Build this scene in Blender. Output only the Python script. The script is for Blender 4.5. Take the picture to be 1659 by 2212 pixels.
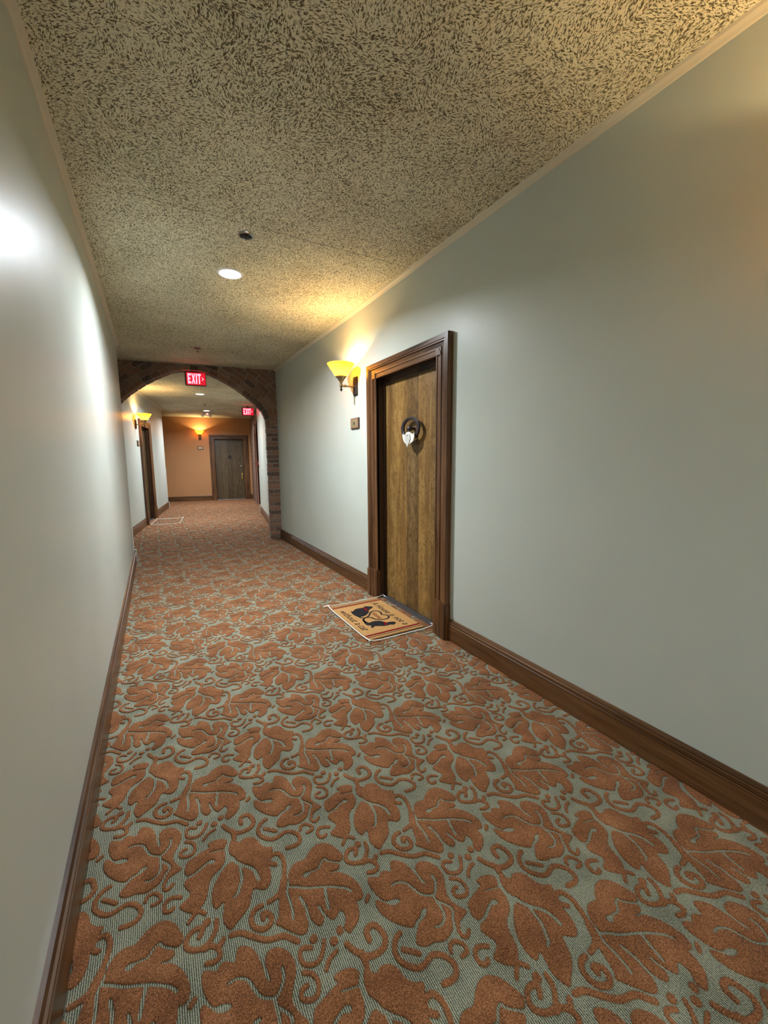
import bpy, bmesh, math, random
import numpy as np
from mathutils import Matrix, Vector
from mathutils.geometry import delaunay_2d_cdt

random.seed(7)
for o in list(bpy.data.objects):
    bpy.data.objects.remove(o)
scene = bpy.context.scene
COL = scene.collection

# ------------------------------------------------------------------ camera
CAM_H = 1.27
cam_data = bpy.data.cameras.new('camera')
cam_data.sensor_fit = 'HORIZONTAL'
cam_data.sensor_width = 36.0
cam_data.lens = 36.0 * 877.0 / 1659.0
cam_data.clip_start = 0.02
cam = bpy.data.objects.new('camera', cam_data)
COL.objects.link(cam)
RIGHT = (0.870987, -0.491251, -0.007405)
DOWN = (-0.069570, -0.108400, -0.991670)
FWD = (0.486356, 0.864247, -0.128592)
cam.matrix_world = Matrix((
    (RIGHT[0], -DOWN[0], -FWD[0], 0.0),
    (RIGHT[1], -DOWN[1], -FWD[1], 0.0),
    (RIGHT[2], -DOWN[2], -FWD[2], CAM_H),
    (0, 0, 0, 1)))
scene.camera = cam

# ------------------------------------------------------------------ world and exposure
world = bpy.data.worlds.new('world')
scene.world = world
world.use_nodes = True
world.node_tree.nodes['Background'].inputs[0].default_value = (0.5, 0.52, 0.5, 1)
world.node_tree.nodes['Background'].inputs[1].default_value = 0.02
vs = scene.view_settings
vs.view_transform = 'Standard'
vs.look = 'None'
vs.gamma = 1.0
vs.use_curve_mapping = False
vs.exposure = 1.48

# lamp settings, used by the lamp builders below
DOWNLIGHT_W = 30.0
DOWNLIGHT_COL = (0.86, 0.93, 1.0)
SCONCE_W = 7.0
SCONCE_COL = (1.0, 0.80, 0.42)

# ------------------------------------------------------------------ frame of the far corridor
BEND = math.radians(8.3)
TH2 = -BEND
SB, CB = math.sin(BEND), math.cos(BEND)
def P2(r, d, z=0.0):
    return (r * CB + d * SB, -r * SB + d * CB, z)
CEIL1, CEIL2 = 2.65, 2.62
XL, XR = -0.29, 1.742          # near corridor walls
RL, RR = -1.54, 0.745          # far corridor walls
DEND = 14.2
DARCH, TARCH = 6.68, 0.22

# ------------------------------------------------------------------ materials
class NT:
    def __init__(self, name):
        self.m = bpy.data.materials.new(name)
        self.m.use_nodes = True
        self.t = self.m.node_tree
        self.b = self.t.nodes['Principled BSDF']
        self.out = self.t.nodes['Material Output']
    def n(self, kind, **kw):
        nd = self.t.nodes.new(kind)
        for k, v in kw.items():
            setattr(nd, k, v)
        return nd
    def l(self, a, b):
        self.t.links.new(a, b)
    def put(self, sock, v):
        if hasattr(v, 'is_linked') or isinstance(v, bpy.types.NodeSocket):
            self.l(v, sock)
        else:
            sock.default_value = v
    def pos(self):
        return self.n('ShaderNodeNewGeometry').outputs['Position']
    def obj(self):
        return self.n('ShaderNodeTexCoord').outputs['Object']
    def map(self, vec, scale=(1, 1, 1), rot=(0, 0, 0), loc=(0, 0, 0)):
        m = self.n('ShaderNodeMapping')
        self.l(vec, m.inputs[0])
        m.inputs['Scale'].default_value = scale
        m.inputs['Rotation'].default_value = rot
        m.inputs['Location'].default_value = loc
        return m.outputs[0]
    def noise(self, vec, scale, detail=3, rough=0.5, dist=0.0):
        n = self.n('ShaderNodeTexNoise')
        self.l(vec, n.inputs['Vector'])
        n.inputs['Scale'].default_value = scale
        n.inputs['Detail'].default_value = detail
        n.inputs['Roughness'].default_value = rough
        n.inputs['Distortion'].default_value = dist
        return n.outputs['Fac']
    def math(self, op, a, b=0.0, c=0.0):
        m = self.n('ShaderNodeMath', operation=op)
        self.put(m.inputs[0], a); self.put(m.inputs[1], b); self.put(m.inputs[2], c)
        return m.outputs[0]
    def ramp(self, fac, stops, interp='LINEAR'):
        r = self.n('ShaderNodeValToRGB')
        r.color_ramp.interpolation = interp
        e = r.color_ramp.elements
        while len(e) < len(stops):
            e.new(0.5)
        for el, (p, c) in zip(e, stops):
            el.position = p
            el.color = c if len(c) == 4 else (*c, 1)
        self.l(fac, r.inputs[0])
        return r.outputs[0]
    def mix(self, fac, a, b, mode='MIX'):
        m = self.n('ShaderNodeMix', data_type='RGBA', blend_type=mode)
        self.put(m.inputs['Factor'], fac)
        for s, v in ((m.inputs[6], a), (m.inputs[7], b)):
            if isinstance(v, tuple):
                s.default_value = v if len(v) == 4 else (*v, 1)
            else:
                self.l(v, s)
        return m.outputs[2]
    def bump(self, h, strength=0.3, dist=0.01):
        b = self.n('ShaderNodeBump')
        b.inputs['Strength'].default_value = strength
        b.inputs['Distance'].default_value = dist
        self.l(h, b.inputs['Height'])
        self.l(b.outputs[0], self.b.inputs['Normal'])
    def base(self, v):
        s = self.b.inputs['Base Color']
        if isinstance(v, tuple):
            s.default_value = (*v, 1) if len(v) == 3 else v
        else:
            self.l(v, s)
    def rough(self, v):
        self.put(self.b.inputs['Roughness'], v)
    def set(self, **kw):
        for k, v in kw.items():
            self.b.inputs[k].default_value = v

M = {}

def mat_plain(name, col, rough=0.5, metal=0.0, noise=0.08, nscale=40):
    t = NT(name)
    f = t.noise(t.obj(), nscale, 3)
    lo = tuple(c * (1 - noise) for c in col); hi = tuple(min(1, c * (1 + noise)) for c in col)
    t.base(t.ramp(f, [(0.3, lo), (0.7, hi)]))
    t.rough(rough); t.set(Metallic=metal)
    if rough >= 0.95: t.set(**{'Specular IOR Level': 0.08})
    M[name] = t.m
    return t

def mat_paint(name, col, rough):
    t = NT(name)
    p = t.pos()
    big = t.noise(p, 1.3, 2)
    lo = tuple(c * 0.96 for c in col); hi = tuple(c * 1.03 for c in col)
    c1 = t.ramp(big, [(0.3, lo), (0.7, hi)])
    t.base(c1)
    fine = t.noise(p, 260, 2)
    r = t.math('MULTIPLY_ADD', t.noise(p, 3.0, 2), 0.10, rough - 0.05)
    t.rough(r)
    t.set(**{'Specular IOR Level': 0.17})
    t.bump(fine, 0.10, 0.0015)
    M[name] = t.m
    return t
mat_paint('wall_paint', (0.50, 0.53, 0.475), 0.36)
mat_paint('end_paint', (0.45, 0.225, 0.10), 0.45)
mat_paint('lobby_paint', (0.10, 0.02, 0.018), 0.55)

def mat_ceiling():
    t = NT('ceiling_texture')
    p = t.pos()
    wob = t.n('ShaderNodeTexNoise'); t.l(p, wob.inputs['Vector']); wob.inputs['Scale'].default_value = 6
    add = t.n('ShaderNodeVectorMath', operation='MULTIPLY_ADD')
    t.l(wob.outputs['Color'], add.inputs[0]); add.inputs[1].default_value = (0.14, 0.14, 0); t.l(p, add.inputs[2])
    flat = t.n('ShaderNodeVectorMath', operation='MULTIPLY')
    t.l(add.outputs[0], flat.inputs[0]); flat.inputs[1].default_value = (1, 1, 0)
    vo = t.n('ShaderNodeTexVoronoi', feature='F1', distance='EUCLIDEAN')
    t.l(flat.outputs[0], vo.inputs['Vector']); vo.inputs['Scale'].default_value = 10.0
    sep = t.n('ShaderNodeSeparateColor'); t.l(vo.outputs['Color'], sep.inputs[0])
    ang = t.math('MULTIPLY', sep.outputs[0], 3.14159)
    vr = t.n('ShaderNodeVectorRotate', rotation_type='Z_AXIS')
    t.l(p, vr.inputs['Vector']); t.l(ang, vr.inputs['Angle'])
    st = t.map(vr.outputs[0], (92, 215, 1))
    n1 = t.noise(st, 1.0, 2.0, 0.55, 0.6)
    lev = t.math('MULTIPLY_ADD', t.noise(p, 2.2, 2), 0.10, -0.05)
    f = t.math('ADD', n1, lev)
    mask = t.ramp(f, [(0.415, (0, 0, 0)), (0.505, (1, 1, 1))])
    tone = t.ramp(t.noise(p, 1.1, 3), [(0.3, (0.74, 0.69, 0.49)), (0.7, (0.82, 0.77, 0.57))])
    dark = t.ramp(t.noise(p, 30, 2), [(0.3, (0.085, 0.062, 0.022)), (0.7, (0.15, 0.115, 0.052))])  # brown fissure marks, with the shadow inside them put into the colour
    t.base(t.mix(mask, dark, tone))
    t.rough(0.85)
    t.bump(mask, 0.5, 0.004)
    M['ceiling_texture'] = t.m
mat_ceiling()
mat_paint('ceiling_trim', (0.60, 0.55, 0.43), 0.5)

def mat_wood(name, dark, mid, light, axis='Z', rough=0.34, speck=0.0, scale=1.0, grain=0.62):
    t = NT(name)
    p = t.obj()
    rnd = t.n('ShaderNodeObjectInfo').outputs['Random']
    off = t.n('ShaderNodeVectorMath', operation='ADD'); t.l(p, off.inputs[0])
    cmb = t.n('ShaderNodeCombineXYZ'); t.put(cmb.inputs[0], t.math('MULTIPLY', rnd, 17.0)); t.put(cmb.inputs[1], t.math('MULTIPLY', rnd, 9.0)); t.put(cmb.inputs[2], t.math('MULTIPLY', rnd, 5.0))
    t.l(cmb.outputs[0], off.inputs[1])
    sc = {'X': (2, 34, 34), 'Y': (34, 2, 34), 'Z': (34, 34, 2)}[axis]
    sc = tuple(s * scale for s in sc)
    g = t.noise(t.map(off.outputs[0], sc), 1.0, 6, 0.62, 0.5)
    fig = t.noise(t.map(off.outputs[0], tuple(s * 0.14 for s in sc)), 1.0, 3, 0.55, 1.2)
    f = t.math('MULTIPLY_ADD', g, grain, t.math('MULTIPLY', fig, 1 - grain))
    c = t.ramp(f, [(0.36, dark), (0.5, mid), (0.66, light)])
    if speck:
        s = t.noise(t.map(off.outputs[0], (1, 1, .6)), 62.0, 5, 0.75)
        m = t.ramp(s, [(0.37, (1, 1, 1)), (0.46, (0, 0, 0))])
        c = t.mix(t.math('MULTIPLY', m, speck), c, tuple(x * 0.35 for x in dark))
        bl = t.noise(t.map(off.outputs[0], (1, 1, .55)), 14.0, 4, 0.7, 0.8)
        c = t.mix(t.ramp(bl, [(0.45, (0, 0, 0)), (0.62, (0.7, 0.7, 0.7))]), c, tuple(x * 1.15 for x in dark))
        tint = t.ramp(t.math('DIVIDE', t.n('ShaderNodeObjectInfo').outputs['Object Index'], 10.0), [(0.0, (0.36, 0.34, 0.36)), (1.0, (1.22, 1.19, 1.0))])
        c = t.mix(1.0, c, tint, 'MULTIPLY')
    t.base(c)
    t.rough(t.math('MULTIPLY_ADD', g, 0.2, rough - 0.1))
    t.bump(g, 0.12, 0.002)
    M[name] = t.m
mat_wood('casing_wood', (0.030, 0.011, 0.004), (0.105, 0.043, 0.016), (0.20, 0.095, 0.038), 'Z', 0.30)
mat_wood('casing_wood_x', (0.030, 0.011, 0.004), (0.105, 0.043, 0.016), (0.20, 0.095, 0.038), 'X', 0.30)
mat_wood('base_wood', (0.040, 0.016, 0.005), (0.098, 0.041, 0.013), (0.175, 0.080, 0.030), 'Y', 0.33, 0, 0.8)
mat_wood('jamb_wood', (0.010, 0.004, 0.002), (0.030, 0.013, 0.006), (0.055, 0.026, 0.011), 'Z', 0.33)
mat_wood('door_veneer', (0.12, 0.060, 0.018), (0.27, 0.155, 0.050), (0.40, 0.25, 0.095), 'Z', 0.36, 0.85, 1.0, 0.35)
mat_wood('dark_veneer', (0.052, 0.033, 0.015), (0.105, 0.068, 0.033), (0.155, 0.105, 0.055), 'Z', 0.42, 0.4)

def mat_carpet(name, cols, ribs):
    t = NT(name)
    p = t.pos()
    n1 = t.noise(p, 330, 3, 0.7)
    n2 = t.noise(p, 9, 3)
    f = t.math('MULTIPLY_ADD', n1, 0.75, t.math('MULTIPLY', n2, 0.25))
    if ribs:
        w = t.n('ShaderNodeTexWave', bands_direction='X')
        t.l(p, w.inputs['Vector']); w.inputs['Scale'].default_value = 62
        w.inputs['Distortion'].default_value = 1.4; w.inputs['Detail'].default_value = 2; w.inputs['Detail Scale'].default_value = 3
        f = t.math('MULTIPLY_ADD', w.outputs['Fac'], 0.22, t.math('MULTIPLY', f, 0.80))
    t.base(t.ramp(f, [(0.40, cols[0]), (0.52, cols[1]), (0.64, cols[2])]))
    t.rough(0.95)
    t.set(**{'Specular IOR Level': 0.12, 'Sheen Weight': 0.04, 'Sheen Roughness': 0.6})
    t.bump(f, 0.9, 0.004)
    M[name] = t.m
mat_carpet('carpet_loop', ((0.045, 0.048, 0.034), (0.225, 0.232, 0.165), (0.42, 0.42, 0.31)), True)
mat_carpet('carpet_pile', ((0.098, 0.036, 0.013), (0.245, 0.098, 0.037), (0.42, 0.188, 0.086)), False)

def mat_brick():
    t = NT('brick_clay')  # each brick takes its own tone
    p = t.obj()
    rnd = t.n('ShaderNodeObjectInfo').outputs['Random']
    c = t.ramp(rnd, [(0.0, (0.034, 0.024, 0.020)), (0.16, (0.075, 0.040, 0.026)), (0.4, (0.20, 0.088, 0.049)), (0.65, (0.14, 0.072, 0.045)), (0.85, (0.25, 0.15, 0.10)), (1.0, (0.11, 0.055, 0.037))], 'LINEAR')
    n = t.noise(t.pos(), 38, 4, 0.65)
    c = t.mix(t.ramp(n, [(0.35, (0, 0, 0)), (0.75, (0.6, 0.6, 0.6))]), c, (0.26, 0.17, 0.12))
    t.base(c); t.rough(0.9)
    t.bump(t.noise(t.pos(), 120, 4), 0.5, 0.004)
    M['brick_clay'] = t.m
mat_brick()
mat_plain('mortar', (0.27, 0.22, 0.175), 0.95, 0, 0.25, 90)
mat_plain('lit_brick', (0.42, 0.24, 0.17), 0.9, 0, 0.35, 60)  # pale tone paints lamplight onto the pier's jamb and header
mat_plain('aged_brass', (0.30, 0.21, 0.10), 0.32, 0.9, 0.25, 30)
mat_plain('dark_bronze', (0.055, 0.043, 0.033), 0.42, 0.7, 0.3, 30)
mat_plain('polished_brass', (0.80, 0.58, 0.22), 0.22, 1.0, 0.1, 30)
mat_plain('chrome', (0.62, 0.60, 0.62), 0.18, 1.0, 0.05, 30)
mat_plain('black_cavity', (0.015, 0.012, 0.012), 0.7)
mat_plain('knocker_iron', (0.060, 0.045, 0.050), 0.42, 0.55, 0.3, 60)
mat_plain('white_enamel', (0.80, 0.78, 0.70), 0.35, 0, 0.04)
mat_plain('heart_plate', (0.52, 0.50, 0.46), 0.45, 0.0, 0.18, 150)
mat_plain('guard_plastic', (0.66, 0.69, 0.63), 0.35, 0, 0.03)
mat_plain('plate_frame', (0.055, 0.028, 0.016), 0.4, 0, 0.2)
mat_plain('plate_wood', (0.25, 0.15, 0.085), 0.45, 0, 0.15)
mat_plain('plate_brass', (0.30, 0.25, 0.14), 0.4, 0.35, 0.2, 60)
mat_plain('plate_ivory', (0.62, 0.47, 0.30), 0.4, 0, 0.05)
mat_plain('ink_brown', (0.035, 0.022, 0.012), 0.6)
mat_plain('ink_black', (0.018, 0.016, 0.017), 0.95, 0, 0.5, 300)
mat_plain('ink_red', (0.15, 0.008, 0.010), 0.95, 0, 0.3, 300)
mat_plain('threshold_metal', (0.17, 0.16, 0.17), 0.35, 0.7, 0.1)
mat_plain('sign_red', (0.30, 0.01, 0.02), 0.35, 0, 0.03)
mat_plain('sign_housing', (0.10, 0.035, 0.04), 0.45, 0, 0.05)
mat_plain('alarm_red', (0.50, 0.012, 0.02), 0.35, 0, 0.03)
mat_plain('lamp_white', (0.75, 0.74, 0.70), 0.4, 0, 0.03)
mat_plain('lamp_grey', (0.17, 0.15, 0.16), 0.4, 0, 0.05)
def mat_coir():
    t = NT('coir')
    p = t.obj()
    n = t.noise(p, 330, 3, 0.7)
    t.base(t.ramp(n, [(0.32, (0.19, 0.085, 0.022)), (0.5, (0.50, 0.27, 0.095)), (0.7, (0.66, 0.42, 0.19))]))
    t.rough(0.95); t.set(**{'Specular IOR Level': 0.1})
    t.bump(n, 0.9, 0.004)
    M['coir'] = t.m
mat_coir()

def mat_emit(name, col, strength):
    t = NT(name)
    t.base(col)
    t.set(**{'Emission Color': (*col, 1), 'Emission Strength': strength})
    M[name] = t.m
mat_emit('led_disc', (0.93, 0.97, 1.0), 6.0)
mat_emit('sign_letters', (1.0, 0.10, 0.13), 2.4)
mat_emit('sign_glow', (0.75, 0.01, 0.03), 0.30)
mat_emit('status_red', (1.0, 0.18, 0.20), 2.4)
mat_emit('bulb', (1.0, 0.80, 0.45), 5.0)

def mat_amber():
    t = NT('amber_glass')
    tr = t.n('ShaderNodeBsdfTranslucent'); tr.inputs[0].default_value = (1.0, 0.68, 0.14, 1)
    df = t.n('ShaderNodeBsdfPrincipled'); df.inputs['Base Color'].default_value = (0.78, 0.42, 0.08, 1); df.inputs['Roughness'].default_value = 0.22
    tp = t.n('ShaderNodeBsdfTransparent'); tp.inputs[0].default_value = (1.0, 0.68, 0.22, 1)
    a = t.n('ShaderNodeMixShader'); a.inputs[0].default_value = 0.55
    t.l(tr.outputs[0], a.inputs[1]); t.l(df.outputs[0], a.inputs[2])
    b = t.n('ShaderNodeMixShader'); b.inputs[0].default_value = 0.16
    t.l(a.outputs[0], b.inputs[1]); t.l(tp.outputs[0], b.inputs[2])
    t.l(b.outputs[0], t.out.inputs[0])
    M['amber_glass'] = t.m
mat_amber()

def mat_clear():
    t = NT('clear_vinyl')
    tp = t.n('ShaderNodeBsdfTransparent'); tp.inputs[0].default_value = (0.99, 0.99, 0.99, 1)
    gl = t.n('ShaderNodeBsdfGlossy'); gl.inputs['Roughness'].default_value = 0.25
    a = t.n('ShaderNodeMixShader')
    a.inputs[0].default_value = 0.03
    t.l(tp.outputs[0], a.inputs[1]); t.l(gl.outputs[0], a.inputs[2])
    t.l(a.outputs[0], t.out.inputs[0])
    M['clear_vinyl'] = t.m
mat_clear()

# ------------------------------------------------------------------ mesh helpers
class MB:
    def __init__(self):
        self.v = []; self.f = []
    def add(self, vs_, fs_):
        o = len(self.v)
        self.v += [tuple(p) for p in vs_]
        self.f += [tuple(i + o for i in f) for f in fs_]
        return self
    def box(self, x0, x1, y0, y1, z0, z1):
        return self.add([(x0, y0, z0), (x1, y0, z0), (x1, y1, z0), (x0, y1, z0), (x0, y0, z1), (x1, y0, z1), (x1, y1, z1), (x0, y1, z1)],
                        [(0, 3, 2, 1), (4, 5, 6, 7), (0, 1, 5, 4), (1, 2, 6, 5), (2, 3, 7, 6), (3, 0, 4, 7)])
    def cbox(self, x0, x1, y0, y1, z0, z1, c):
        """box with chamfered edges"""
        bm = bmesh.new()
        bmesh.ops.create_cube(bm, size=1)
        for v in bm.verts:
            v.co = Vector(((x0 + x1) / 2 + v.co.x * (x1 - x0), (y0 + y1) / 2 + v.co.y * (y1 - y0), (z0 + z1) / 2 + v.co.z * (z1 - z0)))
        bmesh.ops.bevel(bm, geom=bm.edges[:], offset=c, segments=1, affect='EDGES', profile=0.5)
        bm.verts.index_update()
        self.add([v.co[:] for v in bm.verts], [[v.index for v in f.verts] for f in bm.faces])
        bm.free()
        return self
    def prism(self, pts, axis, a0, a1):
        """pts: 2D polygon (any winding) in the two other axes, extruded along axis"""
        n = len(pts)
        area = sum(pts[i][0] * pts[(i + 1) % n][1] - pts[(i + 1) % n][0] * pts[i][1] for i in range(n))
        if area < 0:
            pts = pts[::-1]
        def P(p, a):
            return {'x': (a, p[0], p[1]), 'y': (p[0], a, p[1]), 'z': (p[0], p[1], a)}[axis]
        vs_ = [P(p, a0) for p in pts] + [P(p, a1) for p in pts]
        flip = axis == 'y'
        fs_ = []
        if n > 4:
            tri = tess(pts)
        else:
            tri = [tuple(range(n))]
        for t_ in tri:
            lo = tuple(t_[::-1]); hi = tuple(i + n for i in t_)
            fs_ += [lo[::-1], hi[::-1]] if flip else [lo, hi]
        for i in range(n):
            j = (i + 1) % n
            q = (i, j, j + n, i + n)
            fs_.append(q[::-1] if flip else q)
        return self.add(vs_, fs_)
    def lathe(self, prof, cx=0, cy=0, seg=24, closed=False):
        """prof: list of (radius, z) about a vertical axis"""
        vs_ = []; n = len(prof)
        for r, z in prof:
            for k in range(seg):
                a = 2 * math.pi * k / seg
                vs_.append((cx + r * math.cos(a), cy + r * math.sin(a), z))
        fs_ = []
        m = n if closed else n - 1
        for i in range(m):
            for k in range(seg):
                k2 = (k + 1) % seg; i2 = (i + 1) % n
                fs_.append((i * seg + k, i * seg + k2, i2 * seg + k2, i2 * seg + k))
        if not closed:
            if prof[0][0] > 1e-6: fs_.append(tuple(range(seg))[::-1])
            if prof[-1][0] > 1e-6: fs_.append(tuple((n - 1) * seg + k for k in range(seg)))
        return self.add(vs_, fs_)
    def tube(self, pts, r, seg=8, cap=True):
        pts = [Vector(p) for p in pts]
        rs = r if isinstance(r, (list, tuple)) else [r] * len(pts)
        vs_ = []; n = len(pts)
        prev = None
        for i, p in enumerate(pts):
            t_ = (pts[min(i + 1, n - 1)] - pts[max(i - 1, 0)]).normalized()
            if prev is None:
                a = Vector((0, 0, 1)) if abs(t_.z) < 0.9 else Vector((1, 0, 0))
            else:
                a = prev
            b = t_.cross(a).normalized(); a = b.cross(t_).normalized(); prev = a
            for k in range(seg):
                an = 2 * math.pi * k / seg
                vs_.append(p + (a * math.cos(an) + b * math.sin(an)) * rs[i])
        fs_ = []
        for i in range(n - 1):
            for k in range(seg):
                k2 = (k + 1) % seg
                fs_.append((i * seg + k, i * seg + k2, (i + 1) * seg + k2, (i + 1) * seg + k))
        if cap:
            fs_.append(tuple(range(seg))[::-1]); fs_.append(tuple((n - 1) * seg + k for k in range(seg)))
        return self.add(vs_, fs_)
    def xform(self, mtx):
        self.v = [tuple(mtx @ Vector(p)) for p in self.v]
        return self
    def build(self, name, mat, parent=None, smooth=False, loc=None, rz=0.0):
        me = bpy.data.meshes.new(name)
        me.from_pydata(self.v, [], self.f)
        bm = bmesh.new(); bm.from_mesh(me)
        bmesh.ops.recalc_face_normals(bm, faces=bm.faces[:])
        bm.to_mesh(me); bm.free()
        if smooth:
            me.shade_smooth()
            me.set_sharp_from_angle(angle=math.radians(38))
        return link(name, me, mat, parent, loc, rz)

def tess(pts):
    from mathutils.geometry import tessellate_polygon
    return [tuple(t_) for t_ in tessellate_polygon([[Vector((p[0], p[1], 0)) for p in pts]])]

def link(name, me, mat, parent=None, loc=None, rz=0.0):
    if mat is not None and len(me.materials) == 0:
        me.materials.append(M[mat])
    o = bpy.data.objects.new(name, me)
    COL.objects.link(o)
    if parent is not None:
        o.parent = parent
    if loc is not None:
        o.location = loc
    o.rotation_euler = (0, 0, rz)
    return o

def tag(o, label=None, cat=None, group=None, kind=None):
    if label: o['label'] = label
    if cat: o['category'] = cat
    if group: o['group'] = group
    if kind: o['kind'] = kind
    return o

def empty(name, loc, rz=0.0):
    o = bpy.data.objects.new(name, None)
    o.empty_display_size = 0.05
    COL.objects.link(o)
    o.location = loc
    o.rotation_euler = (0, 0, rz)
    return o

def text_mesh(body, size, shear=0.0, depth=0.0006, valign='CENTER'):
    cu = bpy.data.curves.new('lettering', 'FONT')
    cu.body = body; cu.size = size; cu.shear = shear
    cu.align_x = 'CENTER'; cu.align_y = valign
    cu.extrude = depth; cu.resolution_u = 3
    tmp = bpy.data.objects.new('lettering', cu)
    COL.objects.link(tmp)
    me = bpy.data.meshes.new_from_object(tmp)
    bpy.data.objects.remove(tmp)
    bpy.data.curves.remove(cu)
    me.materials.clear()
    return me

def ribbon(pts, w, z0, z1):
    """flat band of width w along a smoothed 2D polyline"""
    p = catmull(pts, 4, False)
    mb = MB(); L = []; R_ = []
    for i in range(len(p)):
        a = p[max(i - 1, 0)]; b = p[min(i + 1, len(p) - 1)]
        dx, dy = b[0] - a[0], b[1] - a[1]; q = math.hypot(dx, dy) or 1
        nx, ny = -dy / q * w / 2, dx / q * w / 2
        L.append((p[i][0] + nx, p[i][1] + ny)); R_.append((p[i][0] - nx, p[i][1] - ny))
    n = len(p)
    vs_ = [(*q, z1) for q in L] + [(*q, z1) for q in R_] + [(*q, z0) for q in L] + [(*q, z0) for q in R_]
    fs_ = []
    for i in range(n - 1):
        fs_ += [(i, i + 1, n + i + 1, n + i), (i, 2 * n + i, 2 * n + i + 1, i + 1), (n + i, n + i + 1, 3 * n + i + 1, 3 * n + i)]
    return mb.add(vs_, fs_)

def catmull(pts, sub, closed=True):
    n = len(pts); out = []
    rng = range(n) if closed else range(n - 1)
    for i in rng:
        g = (lambda k: pts[k % n]) if closed else (lambda k: pts[max(0, min(n - 1, k))])
        p0, p1, p2, p3 = g(i - 1), g(i), g(i + 1), g(i + 2)
        for s in range(sub):
            t_ = s / sub
            out.append(tuple(0.5 * ((2 * p1[k]) + (-p0[k] + p2[k]) * t_ + (2 * p0[k] - 5 * p1[k] + 4 * p2[k] - p3[k]) * t_ * t_ + (-p0[k] + 3 * p1[k] - 3 * p2[k] + p3[k]) * t_ ** 3) for k in (0, 1)))
    if not closed:
        out.append(tuple(pts[-1]))
    return out
# ------------------------------------------------------------------ floor with woven leaf pattern (mm, floor plan)
CARPET_V1 = (0.463, 0.0)
CARPET_V2 = (0.2315, 0.535)
LEAF_OUTLINES=[
 [(-216,1472),(-218,1491),(-213,1510),(-198,1506),(-182,1496),(-170,1507),(-154,1502),(-140,1491),(-134,1508),(-125,1521),(-108,1514),(-92,1497),(-84,1474),(-79,1445),(-77,1419),(-68,1407),(-70,1429),(-73,1450),(-66,1469),(-49,1474),(-31,1467),(-13,1446),(-5,1420),(-9,1396),(-18,1380),(-27,1363),(-33,1346),(-29,1326),(-20,1308),(-10,1291),(-25,1285),(-43,1280),(-55,1272),(-63,1279),(-74,1274),(-88,1268),(-105,1264),(-123,1269),(-136,1276),(-150,1276),(-164,1281),(-177,1293),(-173,1306),(-162,1317),(-152,1330),(-166,1333),(-184,1346),(-201,1365),(-216,1387),(-226,1412),(-226,1436),(-217,1442),(-206,1430),(-190,1410),(-172,1403),(-158,1407),(-167,1418),(-182,1424),(-197,1427),(-209,1447)],
 [(67,1339),(89,1342),(116,1334),(128,1317),(120,1304),(115,1283),(114,1260),(105,1241),(90,1228),(75,1221),(63,1208),(56,1190),(50,1167),(41,1150),(26,1139),(7,1136),(-9,1149),(-25,1170),(-14,1179),(3,1187),(6,1200),(-4,1218),(-9,1235),(-1,1245),(3,1254),(-4,1269),(-2,1289),(7,1305),(25,1311),(45,1317),(62,1321),(74,1323)],
 [(131,1299),(141,1314),(153,1304),(165,1293),(178,1300),(201,1294),(216,1274),(222,1250),(237,1231),(255,1222),(249,1205),(229,1198),(222,1190),(230,1164),(229,1133),(220,1109),(203,1098),(188,1106),(173,1118),(164,1102),(153,1077),(133,1060),(112,1048),(97,1038),(86,1052),(80,1076),(84,1095),(91,1121),(82,1120),(68,1113),(59,1133),(60,1157),(68,1181),(81,1201),(98,1219),(117,1234),(133,1236),(138,1241),(127,1272)],
 [(273,1103),(289,1125),(310,1132),(332,1128),(352,1144),(376,1156),(403,1153),(426,1132),(438,1106),(446,1082),(437,1068),(424,1066),(423,1051),(410,1045),(417,1033),(436,1010),(447,986),(453,959),(448,938),(437,931),(425,935),(423,917),(417,899),(405,885),(387,875),(373,871),(365,890),(377,905),(380,924),(373,936),(362,928),(349,922),(339,933),(332,945),(321,929),(307,928),(297,946),(291,961),(285,947),(275,931),(260,930),(246,942),(228,963),(213,982),(204,994),(215,1001),(223,1025),(232,1053),(244,1062),(255,1065),(264,1072),(270,1081)],
]
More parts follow.
